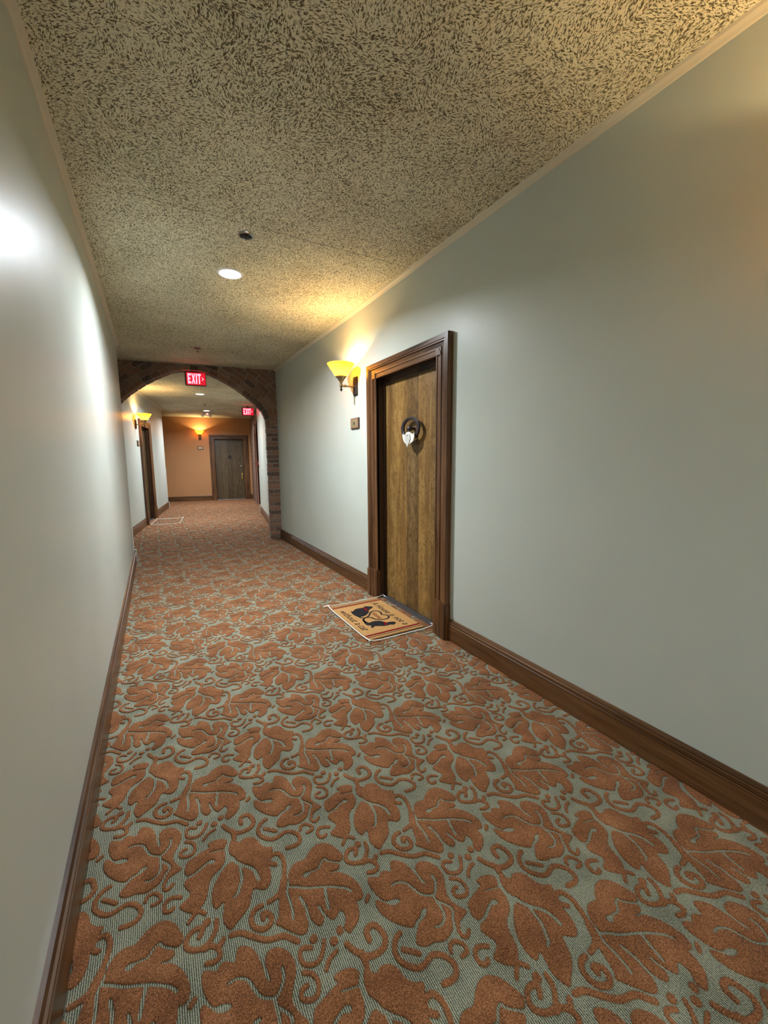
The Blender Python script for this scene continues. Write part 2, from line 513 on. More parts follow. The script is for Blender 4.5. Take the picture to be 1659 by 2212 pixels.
LEAF_VEINS=[
 (7.8,[(-160,1455),(-146,1456),(-131,1450),(-117,1438),(-107,1412),(-96,1390),(-73,1374),(-60,1374),(-48,1386),(-38,1402),(-37,1422)]),
 (7.6,[(-69,1372),(-69,1351),(-68,1331),(-74,1310),(-86,1301),(-97,1298),(-111,1303)]),
 (9.5,[(-108,1352),(-121,1347),(-131,1339),(-146,1337),(-156,1329)]),
 (14.3,[(-116,1350),(-124,1343)]),
 (7.1,[(-66,1352),(-47,1327),(-43,1312),(-54,1299),(-61,1285),(-69,1273)]),
 (9.0,[(78,1266),(66,1271),(46,1264),(26,1254),(3,1251)]),
 (15.8,[(76,1267),(71,1270)]),
 (5.5,[(72,1305),(91,1300),(126,1290)]),
 (10.7,[(122,1295),(120,1265),(133,1249),(142,1227),(160,1205),(177,1188),(188,1165),(191,1137)]),
 (9.1,[(120,1265),(112,1242),(96,1225),(76,1213),(66,1197),(61,1180),(56,1160)]),
 (9.0,[(150,1220),(149,1184),(146,1161),(136,1142),(129,1127),(118,1122)]),
 (6.4,[(177,1235),(190,1219),(209,1200),(232,1190)]),
 (8.5,[(256,1075),(283,1060),(310,1041),(339,1027),(368,1013),(392,997),(413,981),(423,966)]),
 (7.0,[(320,1079),(340,1081),(361,1079),(376,1094),(390,1099),(397,1086),(433,1058)]),
 (17.4,[(320,1079),(324,1079)]),
 (7.6,[(257,1076),(256,1046),(257,1020),(255,998),(251,979)]),
 (8.3,[(285,1027),(288,1009),(292,990),(290,975),(290,957)]),
 (8.9,[(360,1017),(353,992),(350,976),(346,954)]),
 (7.3,[(324,976),(327,959),(332,939)]),
 (5.7,[(392,1048),(415,1039)]),
]
SCROLLS=[
 (10.3,[(-55,1272),(-62,1262),(-59,1246),(-48,1243),(-36,1252)]),
 (14.2,[(146,1302),(152,1332),(151,1350)]),
 (14.8,[(149,1329),(150,1343),(134,1367),(125,1387)]),
 (14.9,[(153,1339),(175,1330),(205,1331),(221,1352),(209,1390),(184,1389),(181,1364)]),
 (13.8,[(249,1158),(238,1167),(232,1184),(247,1195),(264,1191),(274,1166),(270,1135),(260,1103),(247,1074),(224,1061),(202,1058)]),
 (21.5,[(259,1099),(248,1076),(240,1057)]),
 (13.9,[(-138,1560),(-113,1552),(-84,1524),(-53,1499),(-15,1488),(5,1467),(15,1456)]),
 (12.5,[(-204,1560),(-188,1560),(-173,1546),(-169,1526),(-184,1519),(-203,1525)]),
 (12.6,[(-245,1455),(-234,1464)]),
 (13.7,[(-202,1338),(-215,1335),(-228,1324),(-237,1305),(-233,1282),(-213,1257),(-194,1248),(-175,1251),(-157,1255),(-137,1245),(-122,1224),(-120,1205),(-129,1193),(-143,1190),(-167,1194)]),
 (12.6,[(-216,1303),(-199,1289),(-183,1274)]),
 (10.6,[(-110,1236),(-102,1250),(-86,1250),(-71,1233),(-71,1218),(-83,1215),(-92,1215)]),
 (11.5,[(-18,1198),(-35,1208),(-52,1209),(-61,1196),(-60,1179),(-47,1172),(-38,1177)]),
 (10.9,[(6,1385),(25,1371),(32,1347),(22,1327),(3,1327),(-12,1338),(-9,1353),(7,1356)]),
 (11.1,[(41,1425),(21,1436),(10,1426),(12,1403),(31,1389),(51,1390),(67,1407),(76,1424)]),
 (10.7,[(58,1362),(73,1378),(97,1386)]),
 (11.2,[(39,1116),(22,1134),(8,1125),(-4,1114)]),
 (21.5,[(40,1091),(41,1090)]),
 (13.0,[(64,1083),(61,1061),(48,1043),(32,1031),(8,1035),(-11,1050),(-14,1066),(-2,1083),(14,1087),(28,1081),(26,1071),(18,1062)]),
 (13.9,[(62,1012),(75,1025)]),
 (14.2,[(183,1058),(167,1058),(153,1047),(148,1031),(155,1009),(175,995),(193,999),(200,1016),(190,1032),(180,1034),(179,1022)]),
 (20.1,[(353,891),(353,889)]),
 (20.7,[(284,906),(285,906)]),
 (21.5,[(329,875),(330,874)]),
]
def carpet_components():
    g = 0.002
    x0, y0, x1, y1 = -0.40, -0.42, 1.10, 0.98
    nx, ny = int((x1 - x0) / g) + 1, int((y1 - y0) / g) + 1
    gx = x0 + g * np.arange(nx); gy = y0 + g * np.arange(ny)
    BIG = 0.02
    def shifts(pts):
        c = np.mean(pts, 0)
        k2 = math.floor(c[1] / CARPET_V2[1]); k1 = math.floor((c[0] - k2 * CARPET_V2[0]) / CARPET_V1[0])
        b = np.array([k1 * CARPET_V1[0] + k2 * CARPET_V2[0], k2 * CARPET_V2[1]])
        for i in range(-3, 4):
            for j in range(-2, 4):
                yield pts - b + np.array([i * CARPET_V1[0] + j * CARPET_V2[0], j * CARPET_V2[1]])
    def stamp(field, pts, half, closed):
        lo = pts.min(0) - half - 0.012; hi = pts.max(0) + half + 0.012
        i0 = max(0, int((lo[0] - x0) / g)); i1 = min(nx, int((hi[0] - x0) / g) + 2)
        j0 = max(0, int((lo[1] - y0) / g)); j1 = min(ny, int((hi[1] - y0) / g) + 2)
        if i0 >= i1 or j0 >= j1: return
        X, Y = np.meshgrid(gx[i0:i1], gy[j0:j1])
        d2 = np.full(X.shape, 1.0); ins = np.zeros(X.shape, bool)
        n = len(pts)
        for k in range(n if closed else n - 1):
            a = pts[k]; b = pts[(k + 1) % n]
            e = b - a; l2 = e @ e + 1e-12
            t_ = np.clip(((X - a[0]) * e[0] + (Y - a[1]) * e[1]) / l2, 0, 1)
            d2 = np.minimum(d2, (X - a[0] - t_ * e[0]) ** 2 + (Y - a[1] - t_ * e[1]) ** 2)
            if closed and a[1] != b[1]:
                c = ((a[1] > Y) != (b[1] > Y)) & (X < (b[0] - a[0]) * (Y - a[1]) / (b[1] - a[1]) + a[0])
                ins ^= c
        d = np.sqrt(d2)
        s = np.where(ins, -d, d) if closed else d - half
        sub = field[j0:j1, i0:i1]
        np.minimum(sub, s, out=sub)
    leaf = np.full((ny, nx), BIG); vein = leaf.copy(); scroll = leaf.copy()
    for pts in LEAF_OUTLINES:
        for q in shifts(np.array(catmull(pts, 3)) / 1000.0): stamp(leaf, q, 0, True)
    for w, pts in LEAF_VEINS:
        for q in shifts(np.array(catmull(pts, 4, False)) / 1000.0): stamp(vein, q, w / 2000.0, False)
    for w, pts in SCROLLS:
        for q in shifts(np.array(catmull(pts, 4, False)) / 1000.0): stamp(scroll, q, w / 2000.0, False)
    F = np.minimum(np.maximum(leaf, -vein), scroll)
    # marching squares
    nxt = {}
    ins = F < 0
    mixed = (ins[:-1, :-1].astype(int) + ins[1:, :-1] + ins[:-1, 1:] + ins[1:, 1:])
    js, is_ = np.nonzero((mixed > 0) & (mixed < 4))
    def cut(ka, kb):
        (ja, ia), (jb, ib) = ka, kb
        a, b = F[ja, ia], F[jb, ib]; t_ = a / (a - b)
        return (x0 + g * (ia + t_ * (ib - ia)), y0 + g * (ja + t_ * (jb - ja)))
    pt = {}
    for j, i in zip(js.tolist(), is_.tolist()):
        c = [(j, i), (j, i + 1), (j + 1, i + 1), (j + 1, i)]
        s = [bool(ins[q]) for q in c]
        ent = []; ext = []
        for k in range(4):
            a, b = c[k], c[(k + 1) % 4]
            if s[k] != s[(k + 1) % 4]:
                key = (a, b) if a < b else (b, a)
                if key not in pt: pt[key] = cut(*key)
                (ext if s[k] else ent).append(key)   # walking ccw round the cell
        if len(ext) == 1:
            nxt[ext[0]] = ent[0]
        else:
            # saddle: join each exit to the entry that precedes it
            ordk = []
            for k in range(4):
                a, b = c[k], c[(k + 1) % 4]
                key = (a, b) if a < b else (b, a)
                ordk.append((key, s[k]))
            for k in range(4):
                if ordk[k][1]: nxt[ordk[k][0]] = ordk[(k - 1) % 4][0]
    loops = []; seen = set()
    for st in list(nxt):
        if st in seen: continue
        lp = []; k = st; ok = True
        while k not in seen:
            seen.add(k); lp.append(pt[k])
            if k not in nxt: ok = False; break
            k = nxt[k]
        if ok and k == st and len(lp) > 8: loops.append(np.array(lp))
    def area(p):
        q = np.roll(p, -1, 0); return 0.5 * np.sum(p[:, 0] * q[:, 1] - q[:, 0] * p[:, 1])
    def smooth(p):
        for _ in range(2): p = 0.25 * np.roll(p, 1, 0) + 0.5 * p + 0.25 * np.roll(p, -1, 0)
        step = 0.0045
        d = np.linalg.norm(np.roll(p, -1, 0) - p, axis=1); s = np.concatenate([[0], np.cumsum(d)])
        n = max(8, int(s[-1] / step)); t_ = np.linspace(0, s[-1], n, endpoint=False)
        pc = np.vstack([p, p[:1]])
        return np.stack([np.interp(t_, s, pc[:, 0]), np.interp(t_, s, pc[:, 1])], 1)
    loops = [smooth(p) for p in loops if abs(area(p)) > 4e-5]
    sg = [area(p) for p in loops]
    big = max(sg, key=abs)
    outer_sign = 1 if big > 0 else -1
    outers = [p for p, a in zip(loops, sg) if a * outer_sign > 0]
    holes = [p for p, a in zip(loops, sg) if a * outer_sign < 0]
    def inside(pt_, p):
        x, y = pt_; q = np.roll(p, -1, 0)
        m = (p[:, 1] > y) != (q[:, 1] > y)
        xs = (q[m, 0] - p[m, 0]) * (y - p[m, 1]) / (q[m, 1] - p[m, 1]) + p[m, 0]
        return (np.sum(x < xs) % 2) == 1
    comps = []
    for p in outers:
        c = p.mean(0)
        k2 = c[1] / CARPET_V2[1]; k1 = (c[0] - k2 * CARPET_V2[0]) / CARPET_V1[0]
        if 0 <= k1 < 1 and 0 <= k2 < 1:
            comps.append([p] + [h for h in holes if inside(h[0], p)])
    return comps

def inset(p, d, sign):
    t_ = np.roll(p, -1, 0) - np.roll(p, 1, 0)
    n = np.stack([-t_[:, 1], t_[:, 0]], 1); n /= np.linalg.norm(n, axis=1)[:, None] + 1e-9
    return p + n * d * sign

def in_plan(x, y):
    m = 0.16
    if XL - m < x < XR + m and -3.2 < y < 7.2: return True
    r, d = x * CB - y * SB, x * SB + y * CB
    if RL - m < r < RR + m and 6.0 < d < DEND + 0.1: return True
    if -4.0 < r < RL + .1 and 12.4 < d < DEND + .1: return True
    if RR - .1 < r < 1.9 and 10.3 < d < 12.5: return True
    return False

def build_floor():
    fl = MB().box(-4.6, 4.2, -3.4, 15.0, -0.06, 0.0).build('floor', 'carpet_loop')
    tag(fl, 'corridor carpet with rust brown leaves on a grey green ground', 'floor', kind='structure')
    V = []; Fc = []
    for comp in carpet_components():
        sgn = 1.0 if sum(comp[0][i][0] * comp[0][(i + 1) % len(comp[0])][1] - comp[0][(i + 1) % len(comp[0])][0] * comp[0][i][1] for i in range(len(comp[0]))) > 0 else -1.0
        tops = []; edges = []; base = len(V)
        flat = []
        for p in comp:
            a = inset(p, 0.0005, sgn); b = inset(p, 0.0020, sgn)
            n = len(p); s = len(V)
            V.extend([(q[0], q[1], 0.0) for q in p]); V.extend([(q[0], q[1], 0.0026) for q in a]); V.extend([(q[0], q[1], 0.0038) for q in b])
            for i in range(n):
                j = (i + 1) % n
                Fc.append((s + i, s + j, s + n + j, s + n + i)); Fc.append((s + n + i, s + n + j, s + 2 * n + j, s + 2 * n + i))
            k = len(flat)
            for i in range(n):
                flat.append((Vector((b[i][0], b[i][1])), s + 2 * n + i)); edges.append((k + i, k + (i + 1) % n))
        vo, _, fo, ov, _, _ = delaunay_2d_cdt([f[0] for f in flat], edges, [], 2, 1e-6)
        idx = []
        for w, orig in zip(vo, ov):
            if orig: idx.append(flat[orig[0]][1])
            else:
                idx.append(len(V)); V.append((w.x, w.y, 0.0038))
        Fc.extend([tuple(idx[i] for i in f) for f in fo])
    V = np.array(V); tri = np.array([f for f in Fc if len(f) == 3]); quad = np.array([f for f in Fc if len(f) == 4])
    cv = V.mean(0)
    cells = []
    for i in range(-40, 40):
        for j in range(-10, 36):
            ox = i * CARPET_V1[0] + j * CARPET_V2[0]; oy = j * CARPET_V2[1]
            # keep a repeat if any of its corners lies on the walkable plan
            if any(in_plan(ox + a, oy + b) for a in (0.0, 0.23, 0.46, 0.69) for b in (-.12, 0.12, 0.27, 0.5, .7)):
                cells.append((ox, oy))
    nV = len(V)
    allV = np.concatenate([V + np.array([ox, oy, 0]) for ox, oy in cells])
    allT = np.concatenate([tri + k * nV for k in range(len(cells))]); allQ = np.concatenate([quad + k * nV for k in range(len(cells))])
    # drop faces that fall outside the plan
    def keep(fa):
        c = allV[fa].mean(1)
        x, y = c[:, 0], c[:, 1]; r, d = x * CB - y * SB, x * SB + y * CB; m = .10
        k = (XL - m < x) & (x < XR + m) & (-3.2 < y) & (y < 7.0)
        k |= (RL - m < r) & (r < RR + m) & (6.3 < d) & (d < DEND + .1)
        k |= (-3.4 < r) & (r <= RL) & (12.4 < d) & (d < DEND + .1)
        k |= (RR <= r) & (r < 1.9) & (10.3 < d) & (d < 12.4)
        return fa[k]
    allT = keep(allT); allQ = keep(allQ)
    used = np.unique(np.concatenate([allT.ravel(), allQ.ravel()]))
    re = np.zeros(len(allV), int); re[used] = np.arange(len(used))
    me = bpy.data.meshes.new('carpet_pile')
    vv = allV[used]; T = re[allT]; Q = re[allQ]
    me.vertices.add(len(vv)); me.vertices.foreach_set('co', vv.ravel())
    loops = np.concatenate([T.ravel(), Q.ravel()])
    me.loops.add(len(loops)); me.loops.foreach_set('vertex_index', loops)
    starts = np.concatenate([np.arange(len(T)) * 3, len(T) * 3 + np.arange(len(Q)) * 4])
    me.polygons.add(len(starts)); me.polygons.foreach_set('loop_start', starts)
    me.update(); me.validate()
    pile = link('carpet_pile', me, 'carpet_pile', fl)
    tag(pile, 'raised rust brown leaf and scroll pile', kind='stuff')
    print('CARPET tris', len(T) + 2 * len(Q), 'cells', len(cells), 'per cell', len(tri), len(quad))
build_floor()
# ------------------------------------------------------------------ room shell
def struct(name, mb, mat, label, cat, parent=None, loc=None, rz=0.0, smooth=False):
    o = mb.build(name, mat, parent, smooth, loc, rz)
    if parent is None:
        tag(o, label, cat, kind='structure')
    return o

DOOR_W, DOOR_H, CASE_W, CASE_T = 0.865, 1.957, 0.150, 0.128
HOLE = DOOR_W / 2 + 0.016
D1_Y = 2.748                    # centre of the door in the near right wall
DL_D, DE_R = 9.72, 0.115        # centres of the far left and end doors

struct('wall_right', MB().box(XR, XR + .2, -3.3, D1_Y - HOLE, 0, 2.72).box(XR, XR + .2, D1_Y + HOLE, 7.0, 0, 2.72).box(XR, XR + .2, D1_Y - HOLE, D1_Y + HOLE, DOOR_H + .016, 2.72),
       'wall_paint', 'long satin sage wall around the nearest wooden door', 'wall')
struct('wall_left', MB().box(XL - .6, XL, -3.3, 5.95, 0, 2.72), 'wall_paint', 'plain glossy sage wall along the left foreground', 'wall')
struct('wall_back', MB().box(XL - .2, XR + .2, -3.5, -3.2, 0, 2.72), 'wall_paint', 'sage wall closing the corridor behind the viewer', 'wall')
struct('wall_far_left', MB().box(RL - .2, RL, 5.4, DL_D - HOLE, 0, 2.7).box(RL - .2, RL, DL_D + HOLE, 12.5, 0, 2.7).box(RL - .2, RL, DL_D - HOLE, DL_D + HOLE, DOOR_H + .016, 2.7)
       .box(-4.0, RL - .2, 12.3, 12.5, 0, 2.7), 'wall_paint', 'sage wall on the left beyond the brick arch', 'wall', rz=TH2)
struct('wall_far_right', MB().box(RR, RR + .14, 6.75, 10.36, 0, 2.7).box(RR + .14, 2.0, 10.2, 10.36, 0, 2.7), 'wall_paint', 'sage wall on the right beyond the brick arch', 'wall', rz=TH2)
struct('wall_end', MB().box(-4.0, DE_R - HOLE, DEND, DEND + .2, 0, 2.7).box(DE_R + HOLE, 1.3, DEND, DEND + .2, 0, 2.7).box(DE_R - HOLE, DE_R + HOLE, DEND, DEND + .2, DOOR_H + .016, 2.7),
       'end_paint', 'terracotta wall at the far end of the corridor', 'wall', rz=TH2)
struct('wall_side_left', MB().box(-4.2, -4.0, 12.3, 14.4, 0, 2.7), 'end_paint', 'terracotta wall of the left side passage', 'wall', rz=TH2)
struct('wall_side_right', MB().box(0.842, 2.0, 12.36, 12.5, 0, 2.7).box(1.9, 2.0, 10.3, 12.4, 0, 2.7), 'lobby_paint', 'dark maroon wall inside the right side opening', 'wall', rz=TH2)

# ceiling: slab with long textured panels
ceil = struct('ceiling', MB().box(-4.6, 4.2, -3.4, 15.0, 2.668, 2.74), 'ceiling_texture', 'cream ceiling with swirled brown texture, fissure shadow put into the colour', 'ceiling')
def panel(x0, x1, y0, y1, z, rz=0.0):
    MB().box(x0, x1, y0 + .0022, y1 - .0022, z, 2.672).build('ceiling_panel', 'ceiling_texture', ceil, rz=rz)
for a, b in ((-3.3, -1.01), (-1.01, 2.65), (2.65, 6.31), (6.31, 6.95)):
    panel(XL - .35, XR + .1, a, b, CEIL1)
for a, b in ((6.88, 8.44), (8.44, 12.10), (12.10, 14.3)):
    panel(-4.1, 2.0, a, b, CEIL2, TH2)

# small cove strip where wall and ceiling meet
TRIM = [(0, 0), (0, -.028), (.006, -.026), (.012, -.018), (.024, -.010), (.028, 0)]
def trim(name, p0, length, theta, z, label):
    mb = MB().prism([(u, z + w) for u, w in TRIM], 'y', 0, length)
    return struct(name, mb, 'ceiling_trim', label, 'trim', loc=(*p0, 0), rz=theta)
trim('trim_1', (XR, 6.60), 9.7, math.pi, CEIL1, 'cream strip along the top of the near right wall')
trim('trim_2', (XL, -3.2), 9.15, 0, CEIL1, 'cream strip along the top of the near left wall')
trim('trim_3', P2(RL, 6.9)[:2], 5.6, TH2, CEIL2, 'cream strip atop the left wall beyond the arch')
trim('trim_4', P2(RR, 10.36)[:2], 3.46, math.pi + TH2, CEIL2, 'cream strip atop the right wall beyond the arch')

BOARD = [(0, 0), (.020, 0), (.020, .112), (.0, .112)]
CAP = [(0, .112), (.0215, .112), (.0215, .116), (.016, .1195), (.0205, .123), (.0205, .136), (.014, .1395), (.0155, .143), (.011, .155), (0, .156)]
def baseboard(name, p0, length, theta, label):
    b = struct(name, MB().prism(BOARD, 'y', 0, length), 'base_wood', label, 'baseboard', loc=(*p0, 0), rz=theta)
    MB().prism(CAP, 'y', 0, length).build('cap_moulding', 'base_wood', b)
    return b
CO = DOOR_W / 2 + CASE_W
baseboard('baseboard_right', (XR, 6.50), 6.50 - (D1_Y + CO), math.pi, 'brown wooden baseboard between the brick arch and the nearest door')
baseboard('baseboard_right', (XR, D1_Y - CO), D1_Y - CO + 3.2, math.pi, 'brown wooden baseboard running from the nearest door towards the viewer')
baseboard('baseboard_left', (XL, -3.2), 9.15, 0, 'brown wooden baseboard along the near left wall')
baseboard('baseboard_far_left', P2(RL, 6.9)[:2], DL_D - CO - 6.9, TH2, 'brown baseboard before the left door beyond the arch')
baseboard('baseboard_far_left', P2(RL, DL_D + CO)[:2], 12.5 - DL_D - CO, TH2, 'brown baseboard after the left door beyond the arch')
baseboard('baseboard_far_right', P2(RR, 10.36)[:2], 3.5, math.pi + TH2, 'brown baseboard on the right wall beyond the arch')
baseboard('baseboard_end', P2(DE_R - CO - 3.2, DEND)[:2], 3.2, -math.pi / 2 + TH2, 'brown baseboard left of the door on the terracotta wall')
baseboard('baseboard_end', P2(DE_R + CO, DEND)[:2], 0.79 - DE_R - CO, -math.pi / 2 + TH2, 'short brown baseboard right of the door on the terracotta wall')

# ------------------------------------------------------------------ brick arch
ARCH = [(0, 2.575), (.2, 2.555), (.36, 2.49), (.58, 2.37), (.79, 2.215), (.91, 2.105), (.98, 2.02), (1.022, 1.92), (1.035, 1.80)]
ARC_C = -0.415
def arch_curve():
    half = catmull(ARCH, 10, False)
    left = [(ARC_C - u, z) for u, z in half][::-1]
    right = [(ARC_C + u, z) for u, z in half]
    return left + right[1:]
def clip(poly, a, b, c):
    """keep a*x + b*z <= c"""
    out = []
    for i in range(len(poly)):
        p, q = poly[i], poly[(i + 1) % len(poly)]
        fp, fq = a * p[0] + b * p[1] - c, a * q[0] + b * q[1] - c
        if fp <= 0: out.append(p)
        if (fp < 0 < fq) or (fq < 0 < fp):
            t_ = fp / (fp - fq); out.append((p[0] + t_ * (q[0] - p[0]), p[1] + t_ * (q[1] - p[1])))
    return out
def build_arch():
    cv = arch_curve()
    iL, iR = ARC_C - 1.035, ARC_C + 1.035
    ox0, ox1 = RL + .004, 0.792
    # mortar body, set back a little behind the brick faces
    g = .008
    cvm = inset(np.array(cv), g, 1.0)
    body = MB()
    n = len(cv)
    top = CEIL1 + .03
    def quad_strip(y0, y1):
        vs_ = []; fs_ = []
        for (x, z) in [tuple(p) for p in cvm]:
            vs_ += [(x, y0, z), (x, y0, top), (x, y1, z), (x, y1, top)]
        for i in range(len(cvm) - 1):
            a, b = 4 * i, 4 * i + 4
            fs_ += [(a, a + 1, b + 1, b), (a + 2, b + 2, b + 3, a + 3), (a, b, b + 2, a + 2), (a + 1, a + 3, b + 3, b + 1)]
        body.add(vs_, fs_)
    quad_strip(DARCH + g, DARCH + TARCH - g)
    body.box(iR + g, ox1, DARCH + g, DARCH + TARCH - g, 0, top)
    body.box(ox0, iL - g, DARCH + g, DARCH + TARCH - g, 0, top)
    arch = struct('wall_arch', body, 'mortar', 'brick archway dividing the near and far corridor', 'archway', rz=TH2)
    # bricks
    def brick(poly):
        k = len(poly)
        if k < 3: return
        ar = 0.5 * abs(sum(poly[i][0] * poly[(i + 1) % k][1] - poly[(i + 1) % k][0] * poly[i][1] for i in range(k)))
        if ar < 0.0007: return
        cx = sum(p[0] for p in poly) / k; cz = sum(p[1] for p in poly) / k
        y0 = DARCH + random.uniform(-.006, .003); y1 = DARCH + TARCH + random.uniform(-.003, .006)
        s = .93
        inner = [(cx + (p[0] - cx) * s, cz + (p[1] - cz) * (s - .02)) for p in poly]
        if sum(poly[i][0] * poly[(i + 1) % k][1] - poly[(i + 1) % k][0] * poly[i][1] for i in range(k)) < 0:
            poly, inner = poly[::-1], inner[::-1]
        e = .007
        rings = [([q for q in inner], y0), ([q for q in poly], y0 + e), ([q for q in poly], y1 - e), ([q for q in inner], y1)]
        vs_ = []; fs_ = []
        for pl, y in rings:
            vs_ += [(x - cx, y - DARCH, z - cz) for x, z in pl]
        fs_.append(tuple(range(k))); fs_.append(tuple(3 * k + i for i in range(k))[::-1])
        for r_ in range(3):
            for i in range(k):
                j = (i + 1) % k
                fs_.append((r_ * k + i, (r_ + 1) * k + i, (r_ + 1) * k + j, r_ * k + j))
        o = MB().add(vs_, fs_).build('brick', 'brick_clay', arch, loc=(cx, DARCH, cz))
    J = .012
    # concentric rings of stretchers following the arch
    cvn = np.array(cv)
    seg = np.linalg.norm(np.diff(cvn, axis=0), axis=1); s = np.concatenate([[0], np.cumsum(seg)])
    def at(t_, off):
        t_ = max(0, min(s[-1], t_))
        x = np.interp(t_, s, cvn[:, 0]); z = np.interp(t_, s, cvn[:, 1])
        e = .02
        xa, za = np.interp(max(0, t_ - e), s, cvn[:, 0]), np.interp(max(0, t_ - e), s, cvn[:, 1])
        xb, zb = np.interp(min(s[-1], t_ + e), s, cvn[:, 0]), np.interp(min(s[-1], t_ + e), s, cvn[:, 1])
        dx, dz = xb - xa, zb - za; q = math.hypot(dx, dz)
        return (x - dz / q * off, z + dx / q * off)
    HB = .064
    for ring in range(9):
        o0 = ring * (HB + J); o1 = o0 + HB
        L = .155 if ring else .118
        t_ = -(L / 2) * (ring % 2)
        while t_ < s[-1]:
            l = L * random.uniform(.92, 1.06)
            a, b = t_, min(t_ + l, s[-1])
            if b - max(a, 0) > .03:
                poly = [at(a, o0), at((a + b) / 2, o0), at(b, o0), at(b, o1), at((a + b) / 2, o1), at(a, o1)]
                for c in ((0, 1, CEIL1 - .002), (1, 0, ox1), (-1, 0, -ox0), (0, -1, -1.80)):
                    poly = clip(poly, *c)
                    if len(poly) < 3: break
                brick(poly)
            t_ = b + J if b > a else s[-1]
    # piers
    z = 0.004; k = 0
    while z < 1.785:
        h = min(.056, 1.795 - z)
        for (a, b) in ((iR, ox1), (ox0, iL)):
            wob = random.uniform(-.005, .005) if a == iR else 0
            if b - a < .12 or k % 3 != 2:
                brick([(a + wob, z), (b, z), (b, z + h), (a + wob, z + h)])
            else:
                m = a + (b - a) * .38
                brick([(a + wob, z), (m - J / 2, z), (m - J / 2, z + h), (a + wob, z + h)])
                brick([(m + J / 2, z), (b, z), (b, z + h), (m + J / 2, z + h)])
        z += h + J; k += 1
    return arch
build_arch()

# brick pier and header of the right side opening, far away
def build_side_brick():
    R0, R1, DA, DB = 0.79, 0.842, 12.30, DEND
    core = MB().box(R0 + .004, R1, DA + .004, DB, 0, 2.68)
    head = catmull([(10.36, 2.02), (10.6, 2.24), (11.0, 2.40), (11.4, 2.44), (11.8, 2.38), (12.1, 2.24), (12.30, 2.02)], 4, False)
    for (a, b) in zip(head[:-1], head[1:]):
        core.add([(x, d, z) for d, z in (a, b) for x in (R0 + .004, R1)] + [(x, d, 2.68) for d in (a[0], b[0]) for x in (R0 + .004, R1)],
                 [(0, 1, 3, 2), (4, 6, 7, 5), (0, 2, 6, 4), (1, 5, 7, 3)])
    w = struct('wall_brick_side', core, 'lit_brick', 'brick pier beside the terracotta end wall', 'brick pier', rz=TH2)
    mb = MB(); z = .004; k = 0
    while z < 2.56:
        d = DA - (.1 if k % 2 else 0)
        while d < DB:
            d1 = min(d + .2, DB)
            a = max(d, DA)
            if d1 - a > .02: mb.box(R0 - .006, R0 + .01, a, d1 - .010, z, z + .055)
            d += .21
        if z > 2.02:
            d = 10.37
            while d < DA - .03:
                zz = np.interp(d + .1, [p[0] for p in head], [p[1] for p in head])
                if z > zz: mb.box(R0 - .006, R0 + .01, d, min(d + .2, DA), z, z + .055)
                d += .21
        z += .065; k += 1
    o = mb.build('brick_courses', 'brick_clay', w)
    tag(o, 'small reddish brown bricks in running courses', kind='stuff')
build_side_brick()

# ------------------------------------------------------------------ doors
PROFILE = [(0, 0), (0, -.024), (.006, -.029), (.014, -.029), (.018, -.023), (.044, -.023), (.048, -.030), (.060, -.030), (.064, -.023), (.094, -.025), (.099, -.036), (.108, -.036), (.112, -.041), (.146, -.042), (.150, -.038), (.150, 0)]
PLINTH = [(-.003, 0), (-.003, -.034), (.020, -.036), (.052, -.036), (.058, -.044), (.100, -.044), (.106, -.052), (.152, -.052), (.155, -.048), (.155, 0)]
PZ = 0.265
def ring_mesh(ra, rb, t_, seg=40, z0=0.0, sx=1.0):
    """flat ring in the xz plane, front towards -y"""
    mb = MB(); vs_ = []; fs_ = []
    rm = (ra + rb) / 2
    prof = [(ra, 0), (ra, -t_ * .6), (ra + (rb - ra) * .2, -t_), (rb - (rb - ra) * .2, -t_), (rb, -t_ * .6), (rb, 0)]
    n = len(prof)
    for k in range(seg):
        a = 2 * math.pi * k / seg
        for r, y in prof: vs_.append((sx * r * math.cos(a), y, z0 + r * math.sin(a)))
    for k in range(seg):
        k2 = (k + 1) % seg
        for i in range(n):
            j = (i + 1) % n
            fs_.append((k * n + i, k * n + j, k2 * n + j, k2 * n + i))
    return mb.add(vs_, fs_)
